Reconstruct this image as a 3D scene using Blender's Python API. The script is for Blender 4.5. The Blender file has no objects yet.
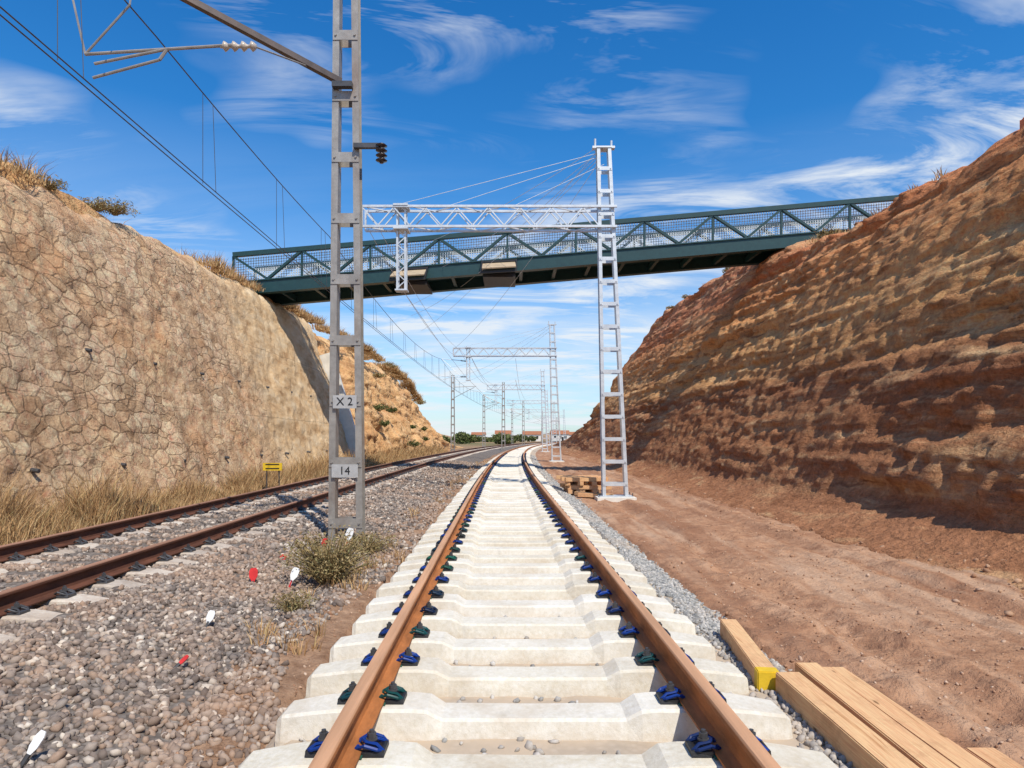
import bpy, math, random
import numpy as np
from mathutils import Vector, Matrix
random.seed(7); rng=np.random.default_rng(7)
S=bpy.context.scene
# ------------------------------------------------------------ noise
def _h(ix,iy,iz,s):
    n=(ix*374761393+iy*668265263+iz*2147483647+s*1274126177)&0xffffffff
    n=((n^(n>>13))*1274126177)&0xffffffff
    n=(n^(n>>16))&0xffffffff
    return n/4294967295.0
def vn(x,y,z=0,s=0):
    x,y,z=np.broadcast_arrays(np.asarray(x,float),np.asarray(y,float),np.asarray(z,float))
    ix=np.floor(x).astype(np.int64);iy=np.floor(y).astype(np.int64);iz=np.floor(z).astype(np.int64)
    fx=x-ix;fy=y-iy;fz=z-iz
    fx=fx*fx*(3-2*fx);fy=fy*fy*(3-2*fy);fz=fz*fz*(3-2*fz)
    r=0
    for a in (0,1):
        for b in (0,1):
            for c in (0,1):
                w=(fx if a else 1-fx)*(fy if b else 1-fy)*(fz if c else 1-fz)
                r=r+w*_h(ix+a,iy+b,iz+c,s)
    return r*2-1
def fbm(x,y,z=0,o=4,s=0,g=.5):
    x=np.asarray(x,float);y=np.asarray(y,float);z=np.asarray(z,float)
    r=0;a=1
    for i in range(o):
        r=r+a*vn(x*2**i,y*2**i,z*2**i,s+i*17);a*=g
    return r
# ------------------------------------------------------------ mesh helpers
def mk(name,V,F,mat,parent=None,smooth=False):
    me=bpy.data.meshes.new(name)
    V=np.asarray(V,dtype=np.float32)
    if isinstance(F,np.ndarray):
        k=F.shape[1];n=len(F)
        me.vertices.add(len(V));me.vertices.foreach_set('co',V.ravel())
        me.loops.add(n*k);me.loops.foreach_set('vertex_index',F.astype(np.int32).ravel())
        me.polygons.add(n)
        me.polygons.foreach_set('loop_start',np.arange(0,n*k,k,dtype=np.int32))
        me.polygons.foreach_set('loop_total',np.full(n,k,dtype=np.int32))
        me.update(calc_edges=True)
    else:
        me.from_pydata([tuple(map(float,v)) for v in V],[],F)
    me.validate()
    if smooth:
        me.polygons.foreach_set('use_smooth',np.ones(len(me.polygons),dtype=bool))
    me.materials.append(mat)
    ob=bpy.data.objects.new(name,me);S.collection.objects.link(ob)
    if parent is not None:
        ob.parent=parent;ob.matrix_parent_inverse=Matrix.Translation(-parent.location)
    return ob
def empty(name,loc=(0,0,0)):
    e=bpy.data.objects.new(name,None);e.location=loc;e.empty_display_size=.3
    S.collection.objects.link(e);return e
def merge(parts):
    V=[];F=[];o=0
    for v,f in parts:
        V+= [tuple(p) for p in v];F+=[tuple(i+o for i in q) for q in f];o+=len(v)
    return V,F
BF=[(0,3,2,1),(4,5,6,7),(0,1,5,4),(1,2,6,5),(2,3,7,6),(3,0,4,7)]
def box(c,s):
    x,y,z=c;a,b,d=s[0]/2,s[1]/2,s[2]/2
    return [(x-a,y-b,z-d),(x+a,y-b,z-d),(x+a,y+b,z-d),(x-a,y+b,z-d),(x-a,y-b,z+d),(x+a,y-b,z+d),(x+a,y+b,z+d),(x-a,y+b,z+d)],BF
def frame(d,up=(0,0,1)):
    d=Vector(d).normalized();u=Vector(up)
    if abs(d.dot(u))>.98:u=Vector((0,1,0))
    r=d.cross(u).normalized();u=r.cross(d).normalized()
    return d,r,u
def bar(p0,p1,w,h,up=(0,0,1)):
    p0=Vector(p0);p1=Vector(p1);d,r,u=frame(p1-p0,up)
    V=[]
    for p in (p0,p1):
        for a,b in ((-1,-1),(1,-1),(1,1),(-1,1)):V.append(tuple(p+r*(a*w/2)+u*(b*h/2)))
    return V,[(0,1,2,3),(7,6,5,4),(0,4,5,1),(1,5,6,2),(2,6,7,3),(3,7,4,0)]
def chan(p0,p1,w,dp,t,side,up=(0,1,0)):
    p0=Vector(p0);p1=Vector(p1);d,r,u=frame(p1-p0,up)
    out=[]
    out.append(bar(p0+r*(side*(w/2-t/2)),p1+r*(side*(w/2-t/2)),t,dp,up))
    for s in (-1,1):
        out.append(bar(p0+u*(s*(dp/2+t/2))-r*0,p1+u*(s*(dp/2+t/2)),w,t,up))
    return merge(out)
def tube(P,r,n=6,cap=True):
    P=[Vector(p) for p in P];V=[];F=[];R=r if isinstance(r,(list,tuple)) else [r]*len(P)
    ref=None
    for i,p in enumerate(P):
        d=(P[min(i+1,len(P)-1)]-P[max(i-1,0)]).normalized()
        if ref is None:
            ref=Vector((0,0,1)) if abs(d.z)<.9 else Vector((0,1,0))
        a=d.cross(ref).normalized();b=a.cross(d).normalized();ref=b
        for k in range(n):
            t=2*math.pi*k/n
            V.append(tuple(p+(a*math.cos(t)+b*math.sin(t))*R[i]))
    for i in range(len(P)-1):
        for k in range(n):
            F.append((i*n+k,i*n+(k+1)%n,(i+1)*n+(k+1)%n,(i+1)*n+k))
    if cap:
        F.append(tuple(range(n))[::-1]);F.append(tuple((len(P)-1)*n+k for k in range(n)))
    return V,F
def grid(X,Y,Z):
    m,n=X.shape
    V=np.stack([X,Y,Z],-1).reshape(-1,3)
    i=np.arange(m-1)[:,None]*n+np.arange(n-1)[None,:]
    F=np.stack([i,i+1,i+n+1,i+n],-1).reshape(-1,4)
    return V,F
def replicate(V,F,offs,jit=None):
    V=np.asarray(V,float);o=0;VV=[];FF=[]
    for k,of in enumerate(offs):
        v=V.copy()
        if jit is not None:
            a=jit[k];c,s=math.cos(a),math.sin(a)
            v=np.stack([v[:,0]*c-v[:,1]*s,v[:,0]*s+v[:,1]*c,v[:,2]],-1)
        VV.append(v+np.array(of));FF+=[tuple(i+o for i in q) for q in F];o+=len(V)
    return np.concatenate(VV),FF
# ------------------------------------------------------------ materials
class M:
    def __init__(s,name,rough=.9,spec=.2,metal=0):
        s.m=bpy.data.materials.new(name);s.m.use_nodes=True;s.t=s.m.node_tree
        s.b=s.t.nodes['Principled BSDF'];s.b.inputs['Roughness'].default_value=rough
        s.b.inputs['Specular IOR Level'].default_value=spec;s.b.inputs['Metallic'].default_value=metal
        s.co=s.n('ShaderNodeTexCoord').outputs['Object']
        s.bh=None
    def n(s,t,**k):
        x=s.t.nodes.new(t)
        for a,b in k.items():setattr(x,a,b)
        return x
    def l(s,a,b):s.t.links.new(a,b)
    def map(s,scale,rot=(0,0,0),src=None,loc=(0,0,0)):
        x=s.n('ShaderNodeMapping');x.inputs['Scale'].default_value=scale;x.inputs['Rotation'].default_value=rot;x.inputs['Location'].default_value=loc
        s.l(src or s.co,x.inputs[0]);return x.outputs[0]
    def noise(s,sc,src=None,det=5,rough=.55,dist=0):
        x=s.n('ShaderNodeTexNoise');x.inputs['Scale'].default_value=sc;x.inputs['Detail'].default_value=min(det,6)
        x.inputs['Roughness'].default_value=rough;x.inputs['Distortion'].default_value=dist
        s.l(src or s.co,x.inputs['Vector']);return x.outputs['Fac']
    def vor(s,sc,src=None,feat='F1',out='Distance'):
        x=s.n('ShaderNodeTexVoronoi');x.feature=feat;x.inputs['Scale'].default_value=sc
        s.l(src or s.co,x.inputs['Vector']);return x.outputs[out]
    def ramp(s,f,st,interp='LINEAR'):
        x=s.n('ShaderNodeValToRGB');e=x.color_ramp;e.interpolation=interp
        while len(e.elements)<len(st):e.elements.new(.5)
        for q,(p,c) in zip(e.elements,st):
            q.position=p;q.color=(c,c,c,1) if not isinstance(c,tuple) else c+(1,)
        s.l(f,x.inputs[0]);return x.outputs[0]
    def mix(s,f,a,b,mode='MIX'):
        x=s.n('ShaderNodeMixRGB',blend_type=mode)
        for i,v in enumerate((f,a,b)):
            if isinstance(v,(int,float)):
                x.inputs[i].default_value=v if i==0 else (v,v,v,1)
            elif isinstance(v,tuple):x.inputs[i].default_value=v+(1,)
            else:s.l(v,x.inputs[i])
        return x.outputs[0]
    def math(s,op,a,b=0,clamp=False):
        x=s.n('ShaderNodeMath',operation=op,use_clamp=clamp)
        for i,v in enumerate((a,b)):
            if isinstance(v,(int,float)):x.inputs[i].default_value=v
            else:s.l(v,x.inputs[i])
        return x.outputs[0]
    def sep(s,src=None):
        x=s.n('ShaderNodeSeparateXYZ');s.l(src or s.co,x.inputs[0]);return x.outputs
    def island(s):
        return s.n('ShaderNodeNewGeometry').outputs['Random Per Island']
    def col(s,c):
        if isinstance(c,tuple):s.b.inputs['Base Color'].default_value=c+(1,)
        else:s.l(c,s.b.inputs['Base Color'])
        return s
    def bump(s,h,st=.5,d=.05):
        x=s.n('ShaderNodeBump');x.inputs['Strength'].default_value=st;x.inputs['Distance'].default_value=d
        s.l(h,x.inputs['Height'])
        if s.bh is not None:s.l(s.bh,x.inputs['Normal'])
        s.bh=x.outputs[0];s.l(s.bh,s.b.inputs['Normal']);return s
def m_simple(name,c,var=.25,sc=6,rough=.8,spec=.3,metal=0,b=.2,bd=.01):
    m=M(name,rough,spec,metal);n=m.noise(sc,det=6)
    d=tuple(x*(1-var) for x in c);e=tuple(min(1,x*(1+var)) for x in c)
    m.col(m.ramp(n,[(.3,d),(.7,e)]));m.bump(m.noise(sc*5,det=3),b,bd);return m.m
def m_dirt():
    m=M('dirt',.95,.1)
    n1=m.noise(.5,det=7,rough=.6);n2=m.noise(6,det=6,rough=.65)
    c=m.ramp(n1,[(.3,(.36,.185,.108)),(.5,(.47,.265,.158)),(.7,(.58,.355,.225))])
    c=m.mix(m.ramp(n2,[(.35,.7),(.6,0.0)]),c,(.27,.13,.075))
    st=m.noise(1.1,m.map((2.2,.18,1)),det=4)
    c=m.mix(m.ramp(st,[(.50,0),(.66,.6)]),c,(.60,.41,.28))
    st2=m.noise(.9,m.map((1.7,.12,1),loc=(4,2,0)),det=5)
    c=m.mix(m.ramp(st2,[(.50,0),(.62,.65)]),c,(.29,.145,.085))
    dp=m.noise(1.6,m.map((1,.7,1),loc=(8,1,0)),det=6,rough=.7)
    c=m.mix(m.ramp(dp,[(.58,0),(.66,.5)]),c,(.22,.115,.07))
    X=m.sep()
    left=m.ramp(m.math('MULTIPLY',X[0],-.2),[(.2,0),(.3,1)])
    c=m.mix(left,c,m.ramp(n2,[(.3,(.20,.11,.065)),(.7,(.44,.28,.18))]))
    far=m.ramp(m.math('MULTIPLY',X[1],.002),[(.17,0),(.3,1)])
    fc=m.ramp(m.noise(.03,det=6),[(.38,(.09,.11,.04)),(.5,(.26,.19,.10)),(.62,(.40,.24,.13))])
    c=m.mix(far,c,fc)
    m.col(c);m.bump(m.noise(25,det=5,rough=.7),.9,.025);m.bump(m.noise(4,det=6,rough=.65),.8,.08);return m.m
def m_ballast_base(name,a,b,dust=None):
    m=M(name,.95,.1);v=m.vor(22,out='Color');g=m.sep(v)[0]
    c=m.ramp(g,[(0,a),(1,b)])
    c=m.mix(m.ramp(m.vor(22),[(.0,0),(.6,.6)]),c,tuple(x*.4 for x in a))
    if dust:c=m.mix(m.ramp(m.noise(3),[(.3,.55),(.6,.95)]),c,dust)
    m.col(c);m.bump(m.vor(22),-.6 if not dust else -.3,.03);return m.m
def m_stones(name,stops,fine=.25,dust=(.33,.2,.13),da=.45):
    m=M(name,.9,.2);c=m.ramp(m.island(),stops)
    c=m.mix(fine,c,m.ramp(m.noise(60,det=3),[(.3,.1),(.7,.6)]),'OVERLAY')
    c=m.mix(m.ramp(m.noise(.9,det=3),[(.45,0),(.7,da)]),c,dust)
    m.col(c);return m.m
def m_bank():
    m=M('cut_earth',.97,.06);X=m.sep()
    warp=m.math('MULTIPLY',m.math('SUBTRACT',m.noise(.35,det=5),.5),.8)
    z=m.math('ADD',m.math('ADD',X[2],warp),m.math('MULTIPLY',X[1],-.012))
    cb=m.n('ShaderNodeCombineXYZ');m.l(m.math('MULTIPLY',X[0],.1),cb.inputs[0]);m.l(m.math('MULTIPLY',X[1],.10),cb.inputs[1]);m.l(z,cb.inputs[2])
    s1=m.noise(1.3,cb.outputs[0],det=6,rough=.7);s2=m.noise(6,cb.outputs[0],det=3)
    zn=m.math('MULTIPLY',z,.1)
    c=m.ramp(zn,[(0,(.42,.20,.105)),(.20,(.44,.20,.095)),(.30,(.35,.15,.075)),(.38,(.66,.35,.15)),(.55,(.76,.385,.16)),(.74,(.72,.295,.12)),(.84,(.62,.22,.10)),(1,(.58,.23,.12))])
    c=m.mix(m.ramp(s1,[(.52,0),(.66,.55)]),c,(.80,.52,.27))
    c=m.mix(m.ramp(s1,[(.32,.75),(.46,0)]),c,(.27,.11,.055))
    c=m.mix(m.ramp(s2,[(.56,0),(.68,.5)]),c,(.78,.52,.28))
    c=m.mix(m.ramp(s2,[(.32,.75),(.42,0)]),c,(.25,.11,.055))
    vs=m.noise(1.5,m.map((.6,1.6,.16)),det=6,rough=.6)
    c=m.mix(m.ramp(vs,[(.54,0),(.72,.45)]),c,(.34,.15,.075))
    blot=m.noise(.7,m.map((1,.7,1.3)),det=7,rough=.65)
    c=m.mix(m.ramp(blot,[(.34,.6),(.50,0)]),c,(.34,.155,.08))
    f=m.noise(9,det=7,rough=.72);c=m.mix(.6,c,m.ramp(f,[(.25,.15),(.75,.88)]),'OVERLAY')
    m.col(c)
    m.bump(s1,.7,.25);m.bump(s2,.6,.06);m.bump(m.noise(2.2,m.map((1,1,2)),det=7,rough=.7),1,.25);m.bump(f,.8,.05);return m.m
def m_rock():
    m=M('ochre_rock',.95,.08);X=m.sep()
    cb=m.map((.15,.15,1.6));s=m.noise(1.1,cb,det=6,rough=.65)
    c=m.ramp(m.noise(.6,det=7,rough=.65),[(.3,(.55,.29,.125)),(.5,(.72,.43,.20)),(.7,(.78,.53,.29))])
    c=m.mix(m.ramp(s,[(.35,.6),(.5,0)]),c,(.44,.20,.085))
    c=m.mix(m.ramp(m.noise(2.5,det=6),[(.52,0),(.72,.35)]),c,(.22,.16,.07))
    f=m.noise(7,det=7,rough=.7);c=m.mix(.5,c,m.ramp(f,[(.25,.15),(.75,.85)]),'OVERLAY')
    m.col(c);m.bump(m.noise(1.5,det=7,rough=.7),.9,.35);m.bump(f,.6,.06);return m.m
def m_masonry():
    m=M('rubble_masonry',.93,.1);X=m.sep()
    w=m.n('ShaderNodeTexNoise');w.inputs['Scale'].default_value=2.0;w.inputs['Detail'].default_value=4;m.l(m.co,w.inputs['Vector'])
    wv=m.mix(.24,m.co,w.outputs['Color'],'ADD')
    mp=m.map((.3,.70,1.15),src=wv)
    e=m.vor(3.2,mp,'DISTANCE_TO_EDGE');g=m.sep(m.vor(3.2,mp,out='Color'))[0]
    c=m.ramp(g,[(0,(.50,.325,.19)),(.35,(.62,.43,.265)),(.7,(.70,.51,.33)),(1,(.56,.36,.215))])
    big=m.noise(.28,det=5)
    c=m.mix(m.ramp(big,[(.42,0),(.62,.6)]),c,(.70,.43,.225))
    vis=m.ramp(m.noise(.5,det=5,rough=.65),[(.36,.12),(.56,1)])
    jn=m.math('MULTIPLY',m.ramp(e,[(.008,1),(.045,0)]),vis)
    c=m.mix(m.math('MULTIPLY',jn,.68),c,(.21,.13,.08))
    f=m.noise(5,det=7,rough=.78);c=m.mix(.7,c,m.ramp(f,[(.3,.14),(.7,.88)]),'OVERLAY')
    stv=m.noise(1.2,m.map((1,1.4,.12)),det=5)
    c=m.mix(m.ramp(stv,[(.54,0),(.70,.65)]),c,(.32,.185,.10))
    sp=m.noise(2.0,m.map((1,.5,1.2)),det=6,rough=.7)
    c=m.mix(m.ramp(sp,[(.61,0),(.67,.7)]),c,(.20,.125,.08))
    rs=m.noise(.7,m.map((1,.8,.8),loc=(3,9,2)),det=5,rough=.6)
    c=m.mix(m.ramp(rs,[(.54,0),(.66,.45)]),c,(.62,.31,.14))
    sm=m.ramp(m.math('ADD',m.math('MULTIPLY',X[1],.02),m.math('MULTIPLY',m.noise(.6),.14)),[(.50,0),(.56,1)])
    pc=m.ramp(m.noise(1.2,m.map((1,.7,1.6)),det=7,rough=.68),[(.33,(.50,.30,.15)),(.48,(.72,.50,.28)),(.65,(.80,.62,.40))])
    c=m.mix(sm,c,pc)
    hz=m.math('PINGPONG',m.math('ADD',X[2],m.math('ADD',m.math('MULTIPLY',X[1],.008),m.math('MULTIPLY',m.noise(1.5),.15))),1.35)
    c=m.mix(m.math('MULTIPLY',m.ramp(hz,[(.0,1),(.025,0)]),.55),c,(.22,.135,.085))
    m.col(c)
    inv=m.math('MULTIPLY',m.math('SUBTRACT',1,sm),vis)
    m.bump(m.math('MULTIPLY',m.ramp(e,[(0,0),(.08,1)]),inv),.7,.045);m.bump(f,1,.09);m.bump(m.noise(1,det=6),.6,.2);return m.m
def m_concrete(name,a,b,rust=0):
    m=M(name,.88,.2);n=m.noise(2.5,det=7,rough=.65)
    c=m.ramp(n,[(.3,a),(.7,b)])
    c=m.mix(.7,c,m.ramp(m.island(),[(0,.42),(1,.62)]),'OVERLAY')
    f=m.noise(30,det=6,rough=.7);c=m.mix(.4,c,m.ramp(f,[(.3,.28),(.7,.75)]),'OVERLAY')
    c=m.mix(m.ramp(m.noise(1.7,det=7,rough=.65),[(.50,0),(.68,.42)]),c,tuple(x*y for x,y in zip(a,(.82,.70,.57))))
    dr=m.noise(9,m.map((1.6,1,.25)),det=4)
    c=m.mix(m.ramp(dr,[(.58,0),(.74,.28)]),c,tuple(x*.65 for x in a))
    z=m.sep()[2]
    c=m.mix(m.math('MULTIPLY',m.ramp(m.math('ADD',z,m.math('MULTIPLY',f,.08)),[(.06,1),(.17,0)]),.5),c,(.46,.35,.25))
    pores=m.vor(70);c=m.mix(m.ramp(pores,[(.04,.6),(.10,0)]),c,(.2,.16,.12))
    m.col(c);m.bump(f,.4,.01);return m.m
def m_rail(name,side,top):
    m=M(name,.75,.35,.0);n=m.noise(9,m.map((1,.25,1)),det=7,rough=.7)
    c=m.ramp(n,[(.3,tuple(x*.55 for x in side)),(.7,tuple(x*1.35 for x in side))])
    t=m.ramp(m.noise(14,m.map((1,.06,1)),det=6),[(.3,tuple(x*.75 for x in top)),(.7,tuple(x*1.2 for x in top))])
    z=m.sep()[2]
    g=m.ramp(z,[(.403,0),(.412,1)])
    c=m.mix(g,c,t);m.col(c)
    m.bump(m.noise(60,det=4),.3,.004);return m.m
def m_galv(name,a,b,rust=.0,metal=.35,rough=.5):
    m=M(name,rough,.5,metal);n=m.noise(5,det=7,rough=.7)
    c=m.ramp(n,[(.3,a),(.7,b)])
    if rust:c=m.mix(m.ramp(m.noise(3,m.map((1,1,.3)),det=6),[(.5,0),(.75,rust)]),c,(.22,.12,.07))
    m.col(c);m.bump(m.noise(40,det=3),.15,.004);return m.m
def m_island(name,stops,rough=.9,trans=0):
    m=M(name,rough,.1);c=m.ramp(m.island(),stops)
    c=m.mix(.3,c,m.ramp(m.noise(1.5,det=3),[(.3,.2),(.7,.8)]),'OVERLAY');m.col(c)
    return m.m
def m_wood(name,a,b):
    m=M(name,.78,.2)
    g=m.noise(5,m.map((5,.22,5)),det=6,rough=.6,dist=1.4)
    c=m.ramp(g,[(.32,a),(.46,b),(.55,tuple(x*.9 for x in b)),(.70,b)])
    c=m.mix(.45,c,m.ramp(m.noise(40,m.map((3,.12,3)),det=4),[(.35,.3),(.65,.65)]),'OVERLAY')
    c=m.mix(.5,c,m.ramp(m.noise(1.1,det=2),[(.35,.40),(.65,.60)]),'OVERLAY')
    c=m.mix(m.ramp(m.noise(4,det=6,rough=.7),[(.53,0),(.70,.45)]),c,tuple(x*.6 for x in a))
    kn=m.vor(2.6,m.map((3,1,3)));c=m.mix(m.ramp(kn,[(.05,.8),(.10,0)]),c,(.16,.075,.03))
    m.col(c);m.bump(g,.3,.005);return m.m
DIRT=m_dirt()
BB1=m_ballast_base('ballast_base',(.17,.14,.12),(.36,.31,.27))
BB2=m_ballast_base('new_ballast_base',(.3,.27,.24),(.50,.46,.41),(.52,.41,.30))
ST1=m_stones('ballast_stone',[(0,(.11,.09,.08)),(.3,(.22,.18,.155)),(.55,(.34,.29,.25)),(.8,(.34,.235,.17)),(.93,(.48,.41,.34)),(1,(.68,.61,.52))],.25,(.42,.27,.18),.6)
ST2=m_stones('new_ballast_stone',[(0,(.20,.20,.195)),(.4,(.34,.335,.32)),(.8,(.46,.44,.41)),(1,(.6,.57,.53))],.25,(.5,.38,.28),.5)
ST3=m_stones('pebble',[(0,(.30,.16,.095)),(.6,(.46,.27,.17)),(1,(.62,.48,.36))])
BANK=m_bank();ROCK=m_rock();MAS=m_masonry()
SLP=m_concrete('sleeper_concrete',(.60,.55,.46),(.75,.71,.615))
SLPO=m_concrete('old_sleeper_concrete',(.42,.35,.29),(.60,.52,.43))
WC=m_simple('white_concrete',(.72,.69,.62),.12,3)
RL=m_rail('new_rail_steel',(.38,.14,.042),(.56,.31,.175))
RLO=m_rail('old_rail_steel',(.12,.046,.026),(.32,.17,.11))
GN=m_galv('galvanised_steel',(.50,.53,.56),(.70,.73,.75))
GO=m_galv('weathered_galvanised_steel',(.25,.23,.21),(.42,.395,.36),.5)
DK=m_galv('dark_steel',(.05,.05,.055),(.10,.10,.105),.0)
BRN=m_galv('brown_painted_tube',(.06,.045,.04),(.12,.09,.08),.3)
GREEN=m_galv('green_paint',(.008,.036,.040),(.014,.056,.058),.0,0,.45)
MESH=m_simple('fence_wire',(.62,.66,.68),.08,3,.5)
TAN=m_simple('tan_panel',(.45,.34,.22),.15,2)
BLUE=m_island('painted_clip_steel',[(0,(.008,.03,.16)),(.5,(.01,.045,.26)),(.65,(.01,.02,.06)),(.85,(.01,.10,.07)),(1,(.03,.03,.03))],.35)
BLACK=m_simple('black_plastic',(.018,.018,.02),.2,20,.5,.4)
PADG=m_simple('green_rail_pad',(.02,.10,.07),.2,20,.5,.4)
WOOD=m_wood('sawn_timber',(.50,.26,.12),(.74,.46,.24))
YEL=m_simple('yellow_paint',(.72,.48,.03),.12,12,.55)
WHT=m_simple('white_plastic',(.75,.76,.76),.1,12,.5)
RED=m_simple('red_plastic',(.55,.03,.03),.2,12,.5)
ORG=m_simple('orange_netting',(.75,.22,.08),.1,5,.6)
PLT=m_simple('grey_plate',(.42,.42,.42),.15,8,.6)
INS=m_simple('insulator_brown',(.03,.022,.022),.2,8,.25,.6)
INW=m_simple('insulator_grey',(.5,.42,.34),.1,8,.3,.6)
GRS=m_island('dry_grass_blades',[(0,(.30,.165,.075)),(.5,(.50,.31,.15)),(.85,(.60,.42,.22)),(1,(.32,.25,.11))])
SHR=m_island('shrub_leaves',[(0,(.05,.07,.02)),(.5,(.10,.12,.04)),(1,(.20,.20,.09))])
DSH=m_island('dry_shrub_twigs',[(0,(.19,.13,.06)),(.5,(.34,.25,.12)),(.8,(.21,.20,.09)),(1,(.50,.37,.2))])
HILL=m_simple('hill_earth',(.38,.25,.15),.5,.02,.95,.05,0,.3,.5)
WALLW=m_simple('white_render',(.7,.66,.6),.05,1)
ROOF=m_simple('roof_tiles',(.35,.14,.07),.2,3)
# ------------------------------------------------------------ layout functions
SP=.58;PH=2.98
def phase(y):return np.abs(((y-PH+SP/2)%SP)-SP/2)
def tc(y):
    y=np.asarray(y,float);a=np.clip(y-15,0,150)
    r=.163-.0154*y+.00052*a*a
    return r+np.where(y>165,2*.00052*150*(y-165),0)
OFF=-5.1
def bz(x,y):
    c=tc(y)+OFF;u=x-c
    p=np.interp(u,[-2.6,-1.9,-1.45,1.45,2.3,2.9,3.2],[-.03,.10,.20,.20,.12,.03,-.08])
    return p+.018*fbm(x*3,y*3,o=3,s=3)
def gz(x,y):
    near=np.exp(-np.maximum(0,y-30)/60)
    z=(.045*fbm(x*.6,y*.5,o=3,s=11)+.026*fbm(x*2.6,y*2.2,o=4,s=5,g=.62))*near
    xx=x-tc(y)
    for c in (2.9,4.7):
        q=xx-c+.15*vn(y*.15,0,0,2)
        tread=.5+.5*np.sign(np.sin((y+q*1.2)*2*math.pi/.22))
        z=z-(.05+.015*tread)*np.exp(-(q/.19)**2)*near+.03*np.exp(-((np.abs(q)-.32)/.10)**2)*near
    rough=np.clip(vn(x*.45,y*.35,0,29)*1.8,0,1)
    z=z+.035*rough*fbm(x*6,y*6,o=2,s=27)*near*((xx>1.9)|(xx<-1.5))
    z=z+.16*np.exp(-((x-6.2)/.5)**2)*(y<75)
    z=z-.06*((xx>-1.5)&(xx<1.9))
    z=z-.05*((xx<-2.3)&(xx>-7.4))
    z=z+.05*np.exp(-((xx+1.85)/.25)**2)*near
    return z
def axis(segs):
    out=[];
    for a,b,st in segs:
        out+=list(np.arange(a,b,st))
    out.append(segs[-1][1]);return np.array(out)
gx=axis([(-3000,-400,400),(-400,-50,50),(-50,-10,5),(-10,-2.6,.25),(-2.6,-1,.05),(-1,1.3,.25),(1.3,7,.055),(7,50,5),(50,400,50),(400,3000,400)])
gy=axis([(-60,0,6),(0,2,.3),(2,10,.045),(10,20,.11),(20,50,.4),(50,150,4),(150,600,30),(600,4000,300)])
GX,GY=np.meshgrid(gx,gy)
V,F=grid(GX,GY,gz(GX,GY))
mk('ground',V,F,DIRT,smooth=True)
by=axis([(-4,2,.3),(2,14,.08),(14,40,.3),(40,400,3)])
bu=np.linspace(-2.6,3.2,66)
BU,BY=np.meshgrid(bu,by);BX=BU+tc(BY)+OFF
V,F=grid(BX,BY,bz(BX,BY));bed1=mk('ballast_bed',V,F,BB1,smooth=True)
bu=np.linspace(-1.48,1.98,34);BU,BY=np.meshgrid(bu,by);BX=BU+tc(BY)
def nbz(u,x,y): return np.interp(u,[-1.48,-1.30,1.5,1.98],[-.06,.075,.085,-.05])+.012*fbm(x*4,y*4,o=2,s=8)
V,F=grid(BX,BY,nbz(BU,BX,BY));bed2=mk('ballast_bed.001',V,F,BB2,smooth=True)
import bmesh
def ico():
    bm=bmesh.new();bmesh.ops.create_icosphere(bm,subdivisions=1,radius=1)
    v=np.array([p.co[:] for p in bm.verts]);f=np.array([[q.index for q in p.verts] for p in bm.faces]);bm.free();return v,f
IV,IF=ico()
def stones(name,P,R,mat,parent=None,flat=.7):
    n=len(P);var=np.stack([IV*(1+rng.uniform(-.34,.28,(12,1))) for _ in range(24)])
    v=var[rng.integers(0,24,n)]*np.stack([rng.uniform(.7,1.35,n),rng.uniform(.7,1.35,n),rng.uniform(flat-.15,flat+.2,n)],-1)[:,None,:]
    q=rng.normal(size=(n,4));q[:,1:3]*=.5;q/=np.linalg.norm(q,axis=1)[:,None]
    w,x,y,z=q.T[0],q.T[1],q.T[2],q.T[3]
    Rm=np.stack([1-2*(y*y+z*z),2*(x*y-w*z),2*(x*z+w*y),2*(x*y+w*z),1-2*(x*x+z*z),2*(y*z-w*x),2*(x*z-w*y),2*(y*z+w*x),1-2*(x*x+y*y)],-1).reshape(n,3,3)
    v=np.einsum('nij,nkj->nki',Rm,v)*R[:,None,None]+P[:,None,:]
    f=(IF[None]+12*np.arange(n)[:,None,None]).reshape(-1,3)
    return mk(name,v.reshape(-1,3),f,mat,parent)
def samp(n,y0,y1):return y0*(y1/y0)**rng.random(n)
def left_stones(n,y0,y1,rs):
    y=rng.uniform(y0,y1,n);edge=3.12+.22*fbm(y*.9,0,o=3,s=44)
    u=-2.3+(edge+2.3)*rng.random(n)
    far=rng.random(n)<.07;u=np.where(far,edge+.45*rng.random(n),u)
    ok=~((np.abs(u)<1.38)&(phase(y)<.125))&~(np.abs(np.abs(u)-.87)<.07)
    u,y=u[ok],y[ok];x=u+tc(y)+OFF
    r=rs*rng.uniform(.6,1.25,len(y))*np.where(rng.random(len(y))<.05,1.35,1)
    zz=np.maximum(bz(x,y),gz(x,y)*(u>2.8)-9*(u<=2.8))
    z=zz+r*rng.uniform(-.2,.5,len(y))
    z=np.where(np.abs(u)<1.35,np.minimum(z,.215),z)
    return np.stack([x,y,z],-1),r
A=[left_stones(25000,2.2,8,.027),left_stones(16000,8,18,.035),left_stones(9000,18,42,.05)]
stones('ballast_stones',np.concatenate([a[0] for a in A]),np.concatenate([a[1] for a in A]),ST1)
def new_stones(n,y0,y1,rs):
    y=rng.uniform(y0,y1,n);u=np.where(rng.random(n)<.22,rng.uniform(-1.34,1.38,n),rng.normal(1.64,.13,n))
    ok=~((np.abs(u)<1.40)&(phase(y)<.15));u,y=u[ok],y[ok];x=u+tc(y)
    r=rs*rng.uniform(.6,1.2,len(y));return np.stack([x,y,nbz(u,x,y)+r*.25],-1),r
A=[new_stones(6500,2,9,.022),new_stones(6000,9,25,.03),new_stones(2500,25,60,.045)]
stones('ballast_stones.001',np.concatenate([a[0] for a in A]),np.concatenate([a[1] for a in A]),ST2)
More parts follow.
